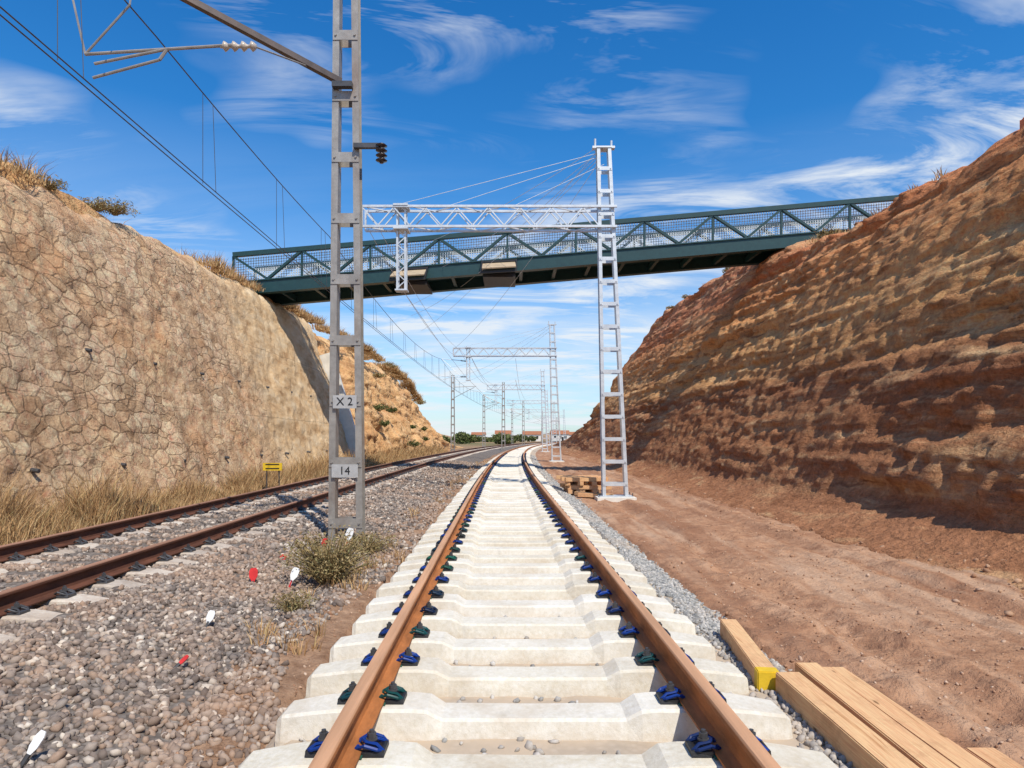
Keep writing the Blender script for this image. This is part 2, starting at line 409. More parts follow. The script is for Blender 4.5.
n=7500;y=samp(n,2.3,40);x=np.where(rng.random(n)<.35,rng.uniform(-2.3,-1.25,n),1.9+4.4*rng.random(n)**1.0)
ok=(vn(x*.9,y*.7,0,66)>-.25)|(rng.random(n)<.25);x,y=x[ok],y[ok];n=len(x)
r=rng.uniform(.004,.016,n)*np.where(rng.random(n)<.05,2.3,1)
stones('pebbles',np.stack([x,y,gz(x,y)+r*.2],-1),r,ST3)
cx=np.array([-2.02,-1.98,-2.1,-1.9,-1.6,-1.62,-2.3,-1.75]);cy=np.array([4.3,4.55,4.7,6.2,7.1,8.2,8.6,5.2]);rr=np.array([.055,.045,.035,.05,.04,.05,.05,.03])
stones('cobbles',np.stack([cx,cy,gz(cx,cy)+.02],-1),rr,m_stones('cobble',[(0,(.45,.38,.3)),(1,(.62,.55,.46))]))
# ---- sleepers
def sleeper():
    st=[(-1.37,.150,.092),(-1.34,.178,.105),(-1.16,.205,.122),(-1.05,.217,.127),(-.66,.217,.127),(-.57,.210,.125),(-.49,.163,.112),(0,.160,.108)]
    st=st+[(-a,b,c) for a,b,c in st[:-1][::-1]]
    V=[];F=[]
    for x,h,w in st:
        wb=w+.035
        pr=[(-wb,0),(wb,0),(wb-.005,.05),(w+.004,h-.014),(w-.012,h),(-w+.012,h),(-w-.004,h-.014),(-wb+.005,.05)]
        V+=[(x,a,b) for a,b in pr]
    k=8
    for i in range(len(st)-1):
        for j in range(k):
            F.append((i*k+j,(i+1)*k+j,(i+1)*k+(j+1)%k,i*k+(j+1)%k))
    F.append(tuple(range(k)));F.append(tuple((len(st)-1)*k+j for j in range(k))[::-1])
    return V,F
SV,SF=sleeper()
def clip():
    h=[(-.045,-.018,.028),(-.05,-.045,.028),(-.005,-.068,.05),(.05,-.066,.032),(.074,-.046,.018),(.04,-.028,.04),(-.01,-.022,.048),(-.03,0,.05)]
    P=h+[(a,-b,c) for a,b,c in h[:-1][::-1]]
    return tube(P,.0085,6)
def bolt():
    return merge([tube([(.012,0,0),(.012,0,.056)],.014,8),tube([(.012,0,.05),(.012,0,.056)],.027,10),tube([(.012,0,.056),(.012,0,.082)],.021,6),tube([(.012,0,.082),(.012,0,.095)],.011,8)])
def plate():
    V=[(-.03,-.064,-.002),(.08,-.064,-.002),(.08,.064,-.002),(-.03,.064,-.002),(-.03,-.064,.018),(.05,-.06,.020),(.07,-.055,.028),(.08,-.055,.022),(-.03,.064,.018),(.05,.06,.020),(.07,.055,.028),(.08,.055,.022)]
    F=[(0,3,2,1),(4,5,9,8),(5,6,10,9),(6,7,11,10),(0,1,7,6,5,4),(3,8,9,10,11,2),(1,2,11,7),(0,4,8,3)]
    return V,F
def railprof():
    h=[(.075,0),(.075,.011),(.045,.02),(.016,.032),(.0083,.055),(.0083,.115),(.014,.128),(.034,.135),(.036,.142),(.0355,.160),(.030,.169),(.018,.172)]
    return h+[(-a,b) for a,b in h[::-1]]
def rail(cx,zb,ys):
    P=railprof();k=len(P);V=[];F=[]
    for y in ys:
        X=float(tc(y))+cx+.004*float(vn(y*.3,cx,0,9))
        V+=[(X+a,y,zb+b) for a,b in P]
    for i in range(len(ys)-1):
        for j in range(k):F.append((i*k+j,i*k+(j+1)%k,(i+1)*k+(j+1)%k,(i+1)*k+j))
    F.append(tuple(range(k))[::-1]);F.append(tuple((len(ys)-1)*k+j for j in range(k)))
    return V,F
ys=[y for y in axis([(-3,60,2),(60,420,4)])]
def track(name,off,zo,smat,rmat,ylast,fast,clipmat,emb):
    e=empty(name,(float(tc(5))+off,5,0))
    yy=np.arange(PH-SP*8,ylast,SP);offs=[];jit=[]
    for y in yy:
        offs.append((float(tc(y))+off+random.uniform(-.025,.025),y+random.uniform(-.014,.014),.02+zo+random.uniform(-.005,.004)))
        jit.append(random.uniform(-.008,.008))
    V,F=replicate(SV,SF,offs,jit);mk('sleepers',V,F,smat,e)
    for i,s in enumerate((-1,1)):
        V,F=rail(off+s*.87,.248+zo,ys);mk('rail_%d'%(i+1),V,F,rmat,e)
    cl=clip();bo=bolt();pl=plate();offs=[];
    parts={'clips':(cl,clipmat),'bolts':(bo,DK),'guide_plates':(pl,BLACK if fast else DK)}
    for nm,((v,f),mt) in parts.items():
        v=np.array(v);P=[]
        for y in yy:
            if y<1.5 or y>(60 if fast else 30):continue
            for s in (-1,1):
                for t in (-1,1):
                    sg=v*np.array([t,1,1])
                    if t<0:ff=[q[::-1] for q in f]
                    else:ff=f
                    ox=float(tc(y))+off+s*.87+t*.098
                    P.append((sg+np.array([ox,y,.239+zo]),ff))
        V,F=merge(P);mk(nm,V,F,mt,e)
    P=[]
    for y in yy:
        if 1.5<y<70:
            for s in (-1,1):P.append(box((float(tc(y))+off+s*.87,y,.2425+zo),(.165,.17,.009)))
    V,F=merge(P);mk('rail_pads',V,F,PADG if fast else BLACK,e)
track('railway_track',0,0,SLP,RL,230,True,BLUE,0)
track('railway_track.001',OFF,0,SLPO,RLO,230,False,DK,1)
# ------------------------------------------------------------ right cutting
def HR(y):
    return np.interp(y,[-40,13.8,16,19,22.3,28,36,47,57,60,63,66,70,83,110,140],[8.2,8.45,8.6,8.66,8.7,9.9,11.6,12.3,12.9,12.0,9.2,5.6,3.3,1.7,.4,-.3])
yb=axis([(-40,4,2),(4,30,.10),(30,72,.28),(72,140,2)])
v=np.linspace(0,1,170)
VV,YY=np.meshgrid(v,yb);Hh=HR(YY)+(.24*fbm(YY*.7,0,o=4,s=21)+.10*fbm(YY*3.1,0,o=3,s=22))*np.clip(HR(YY)/6,0,1)
Z=VV*Hh-.12
XX=6.2+.55*Z-.9*np.clip(1-Z/.6,0,1)**2
zs=Z-.012*YY+.25*vn(YY*.25,Z*.3,0,6)
led=fbm(YY*.10,zs*1.5,o=3,s=31,g=.6)
fine=fbm(YY*.35,zs*5.5,o=2,s=33,g=.6)
step=np.abs(((zs*.9+.4*vn(YY*.12,zs*.2,0,7))%1)-.5)*2
gul=fbm(YY*.8,Z*.25,o=4,s=37);sm=fbm(YY*3.2,Z*4,o=3,s=41)
am=np.clip(Z/1.2,0.1,1)*np.clip(.6+.6*vn(YY*.2,Z*.35,0,12)+.3*(Z>3),.25,1.2)
XX=XX-am*(.18*led+.14*gul+.085*sm+.075*fine+.09*(step**3-.3))-.03*sm+.5*np.clip((Z/np.maximum(Hh,.1)-.93)/.07,0,1)**2*1.0
YB=YY+am*.06*fbm(YY*2.3,Z*2.3,o=3,s=55)
pu=np.array([.5,1.2,2.5,5,9,16,30,60,120,250]);Yp=np.repeat(yb[:,None],len(pu),1)
Xp=XX[:,-1:]+pu;Zp=Z[:,-1:]+.35*(1-np.exp(-pu/2))+.3*vn(Xp*.3,Yp*.3,0,3)*np.clip(HR(Yp)/6,0,1)*np.clip(pu/5,0,1)
fall=np.clip((pu-60)/190,0,1);Zp=Zp*(1-fall)-.3*fall
V,F=grid(np.hstack([XX,Xp]),np.hstack([YB,Yp]),np.hstack([Z,Zp]))
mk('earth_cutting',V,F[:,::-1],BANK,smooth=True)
n=320;y=samp(n,6,60);x=5.95-np.abs(rng.normal(0,.4,n));r=rng.uniform(.012,.045,n)
stones('fallen_earth',np.stack([x,y,gz(x,y)+r*.2+.01],-1),r,m_stones('earth_clod',[(0,(.32,.17,.10)),(1,(.52,.33,.21))]))
# ------------------------------------------------------------ left cutting
def HL(y):
    return np.interp(y,[-40,13,16.6,20.7,25,37,49,58,67,72,77.5,85,100,130],[7.2,7.3,7.65,7.9,7.9,8.15,8.3,8.1,7.5,5.6,3.2,1.6,.5,-.2])
yl=axis([(-40,4,2),(4,33,.4),(33,80,.22),(80,130,2)])
VV,YY=np.meshgrid(np.linspace(0,1,80),yl);Hh=HL(YY)+.25*fbm(YY*.5,0,o=4,s=61)*np.clip(HL(YY)/6,0,1)
Z=VV*Hh-.1;rk=np.clip((YY-33)/2,0,1)
led=fbm(YY*.2,Z*1.6,o=4,s=71,g=.6);gul=fbm(YY*.55,Z*.5,o=5,s=73,g=.6)
XX=-8.55-.3*Z-rk*.12*Z+rk*(.14*led+.38*gul+.35)*np.clip(Z/1,.2,1)-rk*.8*np.clip((VV-.8)/.2,0,1)**2
pu=np.array([.4,1.0,2,4,8,16,30,60,120,250]);Yp=np.repeat(yl[:,None],len(pu),1)
Xp=XX[:,-1:]-pu;Zp=Z[:,-1:]+.5*(1-np.exp(-pu/1.5))+.25*vn(Xp*.3,Yp*.3,0,3)*np.clip(HL(Yp)/6,0,1)
fall=np.clip((pu-60)/190,0,1);Zp=Zp*(1-fall)-.3*fall
V,F=grid(np.hstack([XX,Xp]),np.hstack([YY,Yp]),np.hstack([Z,Zp]))
mk('rock_cutting',V,F,ROCK,smooth=True)
yw=axis([(-20,5,.6),(5,34,.1)])
VV,YY=np.meshgrid(np.linspace(0,1,90),yw);Hh=HL(YY)-.15+.12*fbm(YY*1.2,0,o=4,s=81,g=.6)
Z=VV*Hh-.1
XX=-8.2-.3*Z+.07*fbm(YY*.7,Z*.7,o=3,s=83)+.04*fbm(YY*3,Z*3,o=4,s=84,g=.65)-.25*np.clip((VV-.93)/.07,0,1)**2
jx=YY-(11.7-.25*Z+.3*vn(Z*.8,0,0,4));XX=XX+.12*(1/(1+np.exp(jx*9)))-.16*np.exp(-(jx/.10)**2)
Xc=np.hstack([XX,XX[:,-1:]-.5]);Yc=np.hstack([YY,YY[:,-1:]]);Zc=np.hstack([Z,Z[:,-1:]+.03])
V,F=grid(Xc,Yc,Zc)
w=empty('masonry_retaining_wall',(-8.2,12,0))
mk('wall_face',V,F,MAS,w,smooth=True)
H0=float(HL(34))-2.0
mk('white_end_rib',*bar((-8.0,34.3,-.1),(-8.0-.3*H0,34.3,H0),.75,.35,(0,1,0)),WC,w)
P=[]
for yy_ in np.arange(9,32,2.6):
    for zz in (1.1,3.6):
        P.append(tube([(-8.2-.3*zz-.05,yy_,zz),(-8.2-.3*zz+.09,yy_,zz-.02)],.04,8))
V,F=merge(P);mk('drain_pipes',V,F,DK,w)
# ------------------------------------------------------------ grass / shrubs
def blades(name,base,h,mat,nb=10,spread=.08,wid=.008,lean=.35,parent=None):
    base=np.repeat(base,nb,0);h=np.repeat(h,nb)*rng.uniform(.5,1.15,len(base));n=len(base)
    a=rng.uniform(0,2*np.pi,n);rr=spread*rng.random(n)
    b=base+np.stack([np.cos(a)*rr,np.sin(a)*rr,np.zeros(n)],-1)
    d=np.stack([np.cos(a),np.sin(a),np.zeros(n)],-1)*(lean*h*rng.uniform(.3,1.3,n))[:,None]
    a2=rng.uniform(0,2*np.pi,n);s=np.stack([np.cos(a2),np.sin(a2),np.zeros(n)],-1)*(wid*(1+base[:,1]*.05))[:,None]
    up=np.array([0,0,1])
    m=b+d*.35+up*(h*.6)[:,None];t=b+d+up*h[:,None]
    V=np.stack([b-s,b+s,m+s*.7,m-s*.7,t],1).reshape(-1,3)
    k=np.arange(n)[:,None]*5
    F3=np.concatenate([k+np.array([[0,1,2]]),k+np.array([[0,2,3]]),k+np.array([[3,2,4]])])
    return mk(name,V,F3,mat,parent)
n=6500;y=samp(n,6,75);x=-7.05-1.15*rng.random(n)**.6;dens=vn(y*.5,x,0,4);ok=dens>-.7;y,x=y[ok],x[ok]
blades('dry_grass',np.stack([x,y,np.full(len(x),.02)],-1),np.interp(x,[-8.2,-7.2],[.95,.28])*rng.uniform(.4,1.1,len(x))*(1+.5*vn(y*.8,0,0,9)),GRS,9,.14,.005,.5)
n=4200;y=rng.uniform(6,72,n);u=rng.random(n)**1.5*2.2-.25;ok=(vn(y*.45,u*.3,0,14)>-.1);y,u=y[ok],u[ok]
zt=HL(y)+.05+.4*(1-np.exp(-np.maximum(u,0)/1.5));x=-8.5-.3*HL(y)-u
blades('dry_grass.001',np.stack([x,y,zt-.12],-1),rng.uniform(.12,.55,len(y))*(1+.4*vn(y*.7,2,0,4)),GRS,10,.2,.006,.7)
n=500;y=rng.uniform(9,58,n);ok=vn(y*.5,3,0,18)>.25;y=y[ok];H_=HR(y);x=6.2+.55*H_+.5+rng.random(len(y))*1.2
blades('dry_grass.002',np.stack([x,y,H_+.05],-1),rng.uniform(.1,.3,len(y)),GRS,8,.15,.007,.6)
n=240;y=samp(n,5,50);x=tc(y)-1.8+rng.normal(0,.28,n);ok=(vn(y*.8,0,0,5)>0)&(x<tc(y)-1.45);x,y=x[ok],y[ok]
blades('weeds',np.stack([x,y,gz(x,y)-.01],-1),rng.uniform(.06,.22,len(y)),GRS,12,.07,.004,.6)
def shrub(name,c,R,H,nl,mat,ls=.05,twigs=40,seed=1):
    r=np.random.default_rng(seed);e=empty(name,c)
    P=[]
    for i in range(twigs):
        a=r.uniform(0,6.28);rad=R*r.uniform(.3,1);hh=H*r.uniform(.5,1)
        p0=Vector(c)+Vector((r.uniform(-.1,.1)*R,r.uniform(-.1,.1)*R,-.03))
        p2=Vector(c)+Vector((math.cos(a)*rad,math.sin(a)*rad,hh*math.sqrt(max(.1,1-(rad/R)**2*.7))))
        p1=p0.lerp(p2,.5)+Vector((0,0,.12*hh))
        P.append(tube([p0,p1,p2],[.012*R*1.6,.007*R*1.6,.003*R*1.6],4))
    V,F=merge(P);mk('twigs',V,F,DSH,e)
    k=r.integers(0,twigs,nl);pts=np.array([P[i][0][r.integers(4,12)] for i in k])
    pts=pts+r.normal(0,.10*R,(nl,3))*np.array([1,1,.7]);pts[:,2]=np.maximum(pts[:,2],c[2]+.01)
    a=r.normal(size=(nl,3));a/=np.linalg.norm(a,axis=1)[:,None];b=np.cross(a,r.normal(size=(nl,3)));b/=np.linalg.norm(b,axis=1)[:,None]
    s=ls*r.uniform(.5,1.3,nl)[:,None]
    V=np.stack([pts-a*s,pts+b*s*.35,pts+a*s,pts-b*s*.35],1).reshape(-1,3)
    F=np.arange(nl*4).reshape(-1,4)
    mk('leaves',V,F,mat,e);return e
shrub('dry_shrub',(-2.02,7.2,0.05),.50,.64,4200,DSH,.02,220,3)
shrub('dry_shrub',(-2.05,6.1,0.03),.22,.2,900,DSH,.016,60,4)
shrub('dry_shrub',(-2.0,9.3,0.03),.35,.3,1500,DSH,.02,60,6)
for i in range(18):
    yy_=random.uniform(12,66);u=random.uniform(-.1,.5)
    shrub('wall_top_shrub',(-8.4-.3*float(HL(yy_))-u,yy_,float(HL(yy_))-.02),random.uniform(.3,.6),random.uniform(.2,.4),800,DSH,.035,60,20+i)
for i in range(10):
    yy_=random.uniform(38,72);f=random.uniform(.1,.8);zz=f*float(HL(yy_))
    shrub('slope_shrub',(-8.2-.36*zz+.3,yy_,zz),random.uniform(.3,.7),random.uniform(.3,.6),700,random.choice([SHR,DSH]),.07,25,50+i)
for i,(yy_) in enumerate((24.5,40,51,57)):
    shrub('bank_shrub',(6.2+.55*float(HR(yy_))+.7,yy_,float(HR(yy_))),.5,.35,900,DSH,.06,30,80+i)
def bushmass(name,cs,mat,seed):
    r=np.random.default_rng(seed);A=[]
    for (x,y,R,H) in cs:
        nl=int(420)
        d=r.normal(size=(nl,3));d/=np.linalg.norm(d,axis=1)[:,None]
        lob=1+.35*vn(d[:,0]*2.2+x,d[:,1]*2.2+y,d[:,2]*2.2,5)
        p=d*(r.random(nl)**.35*lob)[:,None]*np.array([R,R,H/2])+np.array([x,y,H*.5])
        a=r.normal(size=(nl,3));a/=np.linalg.norm(a,axis=1)[:,None];b=np.cross(a,r.normal(size=(nl,3)));b/=np.linalg.norm(b,axis=1)[:,None]
        s=(.18*R)*r.uniform(.5,1.2,nl)[:,None]
        A.append(np.stack([p-a*s,p+b*s*.6,p+a*s,p-b*s*.6],1).reshape(-1,3))
    V=np.concatenate(A);mk(name,V,np.arange(len(V)).reshape(-1,4),mat)
cs=[]
for i in range(70):
    yy_=random.uniform(95,330);xx=float(tc(yy_))+random.choice([-1,-1,1])*random.uniform(12,12+yy_*.25)
    cs.append((xx,yy_,random.uniform(1.2,3),random.uniform(1.5,3.6)))
bushmass('distant_trees',cs,SHR,5)
hx=np.linspace(-1800,1800,360)
for k,(Y0,Hm,sd) in enumerate(((520,6,3),(900,15,9))):
    t=np.linspace(0,1,14);HX,T=np.meshgrid(hx,t)
    prof=np.sin(T*math.pi)**.8
    hh=Hm*(.7+.3*fbm(HX*.012,0,o=5,s=sd,g=.6))
    mk('hills' if k==0 else 'hills.001',*grid(HX,Y0+T*300+30*vn(HX*.01,T*2,0,3),np.maximum(hh,1)*prof-1),HILL,smooth=True)
def house(x,y,z,w,d,h):
    e=empty('distant_house',(x,y,z))
    mk('walls',*box((x,y,z+h/2),(w,d,h)),WALLW,e)
    V=[(x-w/2-.4,y-d/2-.4,z+h),(x+w/2+.4,y-d/2-.4,z+h),(x+w/2+.4,y+d/2+.4,z+h),(x-w/2-.4,y+d/2+.4,z+h),(x-w/2-.4,y,z+h+1.8),(x+w/2+.4,y,z+h+1.8)]
    mk('roof',V,[(0,1,5,4),(2,3,4,5),(0,4,3),(1,2,5),(0,3,2,1)],ROOF,e)
    P=[box((x+w*f,y-d/2-.03,z+h*.6),(1.1,.08,1.3)) for f in (-.3,0,.3)]+[box((x+w*.15,y-d/2-.03,z+1.1),(1,.08,2.1))]
    V,F=merge(P);mk('windows_and_door',V,F,BLACK,e)
for x,y,w in ((10,330,9),(34,370,10),(-20,390,8),(60,410,10),(-4,300,7),(22,300,8)):house(x,y,0,w,7,3.4)
# ------------------------------------------------------------ masts
def mast(name,x,y,z0,z1,wb,wt,legw,dep,bsp,bh,mat,lean=0,foot=True,mb=None):
    e=empty(name,(x,y,z0));P=[]
    H=z1-z0
    def px(z,s):
        f=(z-z0)/H;return x+lean*f+s*(wb+(wt-wb)*f)/2
    for s in (-1,1):
        P.append(chan((px(z0,s),y,z0),(px(z1,s),y,z1),legw,dep,.012,s))
    V,F=merge(P);mk('leg_channels',V,F,mat,e)
    P=[];z=z0+.35
    while z<z1-.1:
        f=(z-z0)/H;wd=(wb+(wt-wb)*f)+legw
        for s in (-1,1):
            P.append(box((x+lean*f,y+s*(dep/2+.018),z),(wd-.01,.010,bh)))
            for q in (-1,1):
                P.append(tube([(x+lean*f+q*(wd/2-legw/2),y+s*(dep/2+.02),z),(x+lean*f+q*(wd/2-legw/2),y+s*(dep/2+.04),z)],.018,6))
        z+=bsp
    V,F=merge(P);mk('battens',V,F,mb or mat,e)
    mk('cap_plate',*box((x+lean,y,z1+.012),(wt+legw+.03,dep+.06,.02)),mat,e)
    if foot:
        mk('base_plate',*box((x,y,z0+.015),(wb+legw+.22,dep+.3,.03)),mat,e)
        P=[tube([(x+a*(wb/2+.14),y+b*(dep/2+.1),z0),(x+a*(wb/2+.14),y+b*(dep/2+.1),z0+.11)],.014,6) for a in (-1,1) for b in (-1,1)]
        V,F=merge(P);mk('anchor_bolts',V,F,DK,e)
        fv,ff=box((x,y,z0-.12),(wb+legw+.35,dep+.5,.24));mk('concrete_footing',fv,ff,WC,e)
    return e
def insul(p0,p1,R=.06,n=5):
    p0=Vector(p0);p1=Vector(p1);P=[];Rr=[]
    for i in range(n*4+1):
        P.append(p0.lerp(p1,i/(n*4)));Rr.append(R if i%4==2 else (R*.75 if i%4==1 else R*.35))
    return tube(P,Rr,10)
e=mast('catenary_mast',-2.54,10,.02,9.9,.43,.25,.10,.16,.93,.15,GO,0,True)
def plate_txt(par,x,y,z,w,h,txt):
    mk('number_plate',*box((x,y,z),(w,.008,h)),PLT,par)
    cu=bpy.data.curves.new('digits','FONT');cu.body=txt;cu.size=.17;cu.align_x='CENTER';cu.align_y='CENTER';cu.extrude=.002
    o=bpy.data.objects.new('plate_lettering',cu);o.location=(x,y-.008,z);o.rotation_euler=(math.pi/2,0,0);cu.materials.append(BLACK)
    S.collection.objects.link(o);o.parent=par;o.matrix_parent_inverse=Matrix.Translation(-par.location)
plate_txt(e,-2.54,9.87,2.22,.36,.2,'X 2');plate_txt(e,-2.54,9.87,1.17,.40,.2,'14')
P=[bar((-2.62,9.95,7.12),(-5.7,7.9,7.95),.085,.085)]
V,F=merge(P);mk('cantilever_tube',V,F,BRN,e)
P=[tube([(-3.55,8.35,6.72),(-5.45,8.3,6.57)],.02,8),tube([(-4.5,8.3,6.5),(-5.35,8.3,6.27)],.018,8)]
P.append(tube([(-5.45,8.3,6.57),(-4.88,8.3,7.2)],.014,6));P.append(tube([(-5.45,8.3,6.57),(-5.66,8.3,7.5)],.014,6))
P.append(tube([(-4.4,8.32,6.65),(-5.3,8.25,6.42)],.018,8));P.append(tube([(-3.3,8.4,6.72),(-3.05,9.66,7.2)],.012,6))
P.append(tube([(-4.88,8.3,7.2),(-4.9,8.42,7.72)],.012,6));P.append(tube([(-4.5,8.3,6.5),(-4.42,8.32,6.64)],.02,6))
V,F=merge(P);mk('cantilever_arm',V,F,GO,e)
V,F=insul((-3.3,8.4,6.73),(-3.75,8.35,6.70),.065,4);mk('arm_insulator',V,F,INW,e,True)
mk('bracket',*merge([bar((-2.4,9.86,6.10),(-2.02,9.86,6.10),.07,.07),bar((-2.42,9.85,7.02),(-2.72,9.85,7.02),.1,.08)]),DK,e)
V,F=insul((-1.98,9.86,6.14),(-1.98,9.86,5.84),.09,4);mk('hanging_insulator',V,F,INS,e,True)
def zig(p0,p1,off,n,t):
    p0=Vector(p0);p1=Vector(p1);off=Vector(off);P=[]
    for i in range(n):
        a=p0.lerp(p1,i/n);b=p0.lerp(p1,(i+1)/n)
        if i%2:a,b=a+off,b
        else:b=b+off
        P.append(bar(a,b,t,t))
    return P
def portal(x,y,left,first=False,det=True):
    e=mast('catenary_portal_mast',x,y,.05,9.65,.62,.30,.09,.26,.62,.10,GN,-.32,True)
    xm=x-.32*.8-.22
    zb,zt=7.47,8.02;P=[]
    for yy_ in (y-.2,y+.2):
        P.append(bar((xm+.5,yy_,zb),(left,yy_,zb),.06,.06));P.append(bar((xm+.5,yy_,zt),(left,yy_,zt),.06,.06))
        n=int((xm-left)/.42)
        P+=zig((xm,yy_,zb+.03),(left,yy_,zb+.03),(0,0,zt-zb-.06),n,.03)
    P+=zig((xm,y-.2,zb),(left,y-.2,zb),(0,.4,0),int((xm-left)/.6),.03)
    P+=zig((xm,y-.2,zt),(left,y-.2,zt),(0,.4,0),int((xm-left)/.6),.03)
    for yy_ in (y-.2,y+.2):P.append(bar((left,yy_,zb),(left,yy_,zt),.05,.05))
    V,F=merge(P);mk('lattice_beam',V,F,GN,e)
    P=[];dx=left+1.05
    for s in (-1,1):
        P.append(bar((dx+s*.11,y-.1,zt),(dx+s*.11,y-.1,5.75),.05,.05));P.append(bar((dx+s*.11,y+.1,zt),(dx+s*.11,y+.1,5.75),.05,.05))
    P+=zig((dx-.11,y-.1,5.8),(dx-.11,y-.1,7.4),(.22,0,0),8,.025)
    P.append(box((dx,y,5.75),(.34,.3,.04)));P.append(box((dx,y,7.42),(.4,.5,.05)));P.append(box((dx,y,8.06),(.4,.5,.05)))
    V,F=merge(P);mk('drop_post',V,F,GN,e)
    P=[tube([(dx-.55,y,6.0),(dx-1.9,y,6.05)],.022,6),tube([(dx-.55,y,7.15),(dx-1.85,y,7.28)],.022,6),tube([(dx-.6,y,6.1),(dx-1.85,y,7.25)],.018,6),tube([(dx-1.0,y,6.05),(dx-1.8,y,5.78)],.014,6)]
    if not first:
        V,F=merge(P);mk('registration_arms',V,F,GN,e)
        V,F=merge([insul((dx-.13,y,6.0),(dx-.55,y,6.0),.06,4),insul((dx-.13,y,7.1),(dx-.55,y,7.15),.06,4)]);mk('insulators',V,F,INS,e,True)
    P=[tube([(x-.32,y,9.6),(left+.3,y+.15,8.03)],.008,5),tube([(x-.32,y,9.5),(left+2.3,y-.15,8.03)],.008,5),tube([(x-.3,y,9.25),(left+4,y,8.03)],.008,5)]
    V,F=merge(P);mk('stay_rods',V,F,GN,e)
    P=[box((x-.32,y,9.7),(.62,.16,.06)),tube([(x-.55,y,9.7),(x-.55,y,9.95)],.03,8),tube([(x-.1,y,9.7),(x-.1,y,9.9)],.03,8)]
    V,F=merge(P);mk('head_bracket',V,F,GN,e)
PY=[18,46,78,110,145,185]
PX=[]
for i,y in enumerate(PY):
    c=float(tc(y));xx=2.85 if i==0 else c+2.95
    if i==1:xx=3.15
    PX.append(xx);portal(xx,y,xx-6.95-(.35 if i==1 else 0),i==0)
for i,y in enumerate((86,128,175,230)):
    c=float(tc(y));ee=mast('catenary_mast',c-2.6,y,.02,9.0,.43,.25,.11,.16,.93,.17,GO,0,False)
    P=[tube([(c-2.7,y,7.3),(c-5.3,y,7.4)],.04,6),tube([(c-2.7,y,6.1),(c-5.2,y,7.3)],.04,6),tube([(c-3.2,y,6.3),(c-5,y,5.8)],.03,6)]
    V,F=merge(P);mk('cantilever_arm',V,F,GO,ee)
for i,y in enumerate((72,105,150)):
    c=float(tc(y));ee=mast('catenary_mast',c-7.3,y,.02,8.6,.40,.25,.11,.16,.93,.17,GO,0,False)
    P=[tube([(c-7.2,y,7.3),(c-4.7,y,7.4)],.03,6),tube([(c-7.2,y,6.1),(c-4.9,y,7.3)],.03,6)]
    V,F=merge(P);mk('cantilever_arm',V,F,GO,ee)
W=empty('overhead_wires',(-4.9,10,6))
sup=[-20,8.3,18,46,78,110,145,185,230]
def mess(y):
    for a,b in zip(sup[:-1],sup[1:]):
        if a<=y<=b:
            f=(y-a)/(b-a);return 7.25-4*f*(1-f)*min(.6,.0009*(b-a)**2)
    return 7.25
P=[];yw_=[float(v) for v in axis([(-20,60,1),(60,230,4)])]
for dx,f,r in ((-.04,lambda y:5.74,.0085),(.05,lambda y:5.74,.0085),(0,mess,.010)):
    P.append(tube([(float(tc(y))+OFF+.15+dx,y,f(y)) for y in yw_],r,5))
for y in np.arange(-10,120,3.4):
    X=float(tc(y))+OFF+.15;P.append(tube([(X,y,5.74),(X,y,mess(y))],.005,4));P.append(tube([(X+.05,y+.35,5.74),(X,y+.35,mess(y))],.005,4))
V,F=merge(P);mk('contact_and_messenger_wires',V,F,DK,W)
P=[]
def sagwire(a,b,sag,r):
    a=Vector(a);b=Vector(b);return tube([a.lerp(b,t/24)-Vector((0,0,4*sag*(t/24)*(1-t/24))) for t in range(25)],r,5)
for a,b,s in (((2.4,18,9.75),(-6.2,30,9.9),.4),((2.4,18,9.6),(-6.3,34,9.4),.5),((2.4,18,9.4),(-6.2,40,9.2),.6),((2.4,18,9.65),(-7.0,50,9.9),.5),((2.4,18,9.5),(-7.0,44,10.6),.5),((2.4,18,9.3),(-4.2,46,7.9),.5),((2.75,46,9.7),(-6,66,8.9),.5),((2.75,46,9.5),(-6,70,8.2),.5),((2.75,46,9.3),(-6,72,7.6),.5)):
    P.append(sagwire(a,b,s,.008))
for i in range(1,len(PY)-1):
    for dx,z,s in ((-6.0,7.3,.5),(-6.2,5.8,.05),(-6.9,8.0,.5),(-6.4,8.2,.6),(-2.9,7.3,.5),(-2.9,5.8,.05)):
        P.append(sagwire((PX[i]+dx,PY[i],z),(PX[i+1]+dx,PY[i+1],z),s,.012))
P.append(sagwire((-4.0,18,8.05),(-3.9,46,8.05),.5,.008));P.append(sagwire((-4.0,18,7.5),(-4.0,46,7.5),.6,.008));P.append(sagwire((-3.05,18,5.8),(-3.1,46,5.8),.1,.008))
V,F=merge(P);mk('feeder_wires',V,F,GN,W)
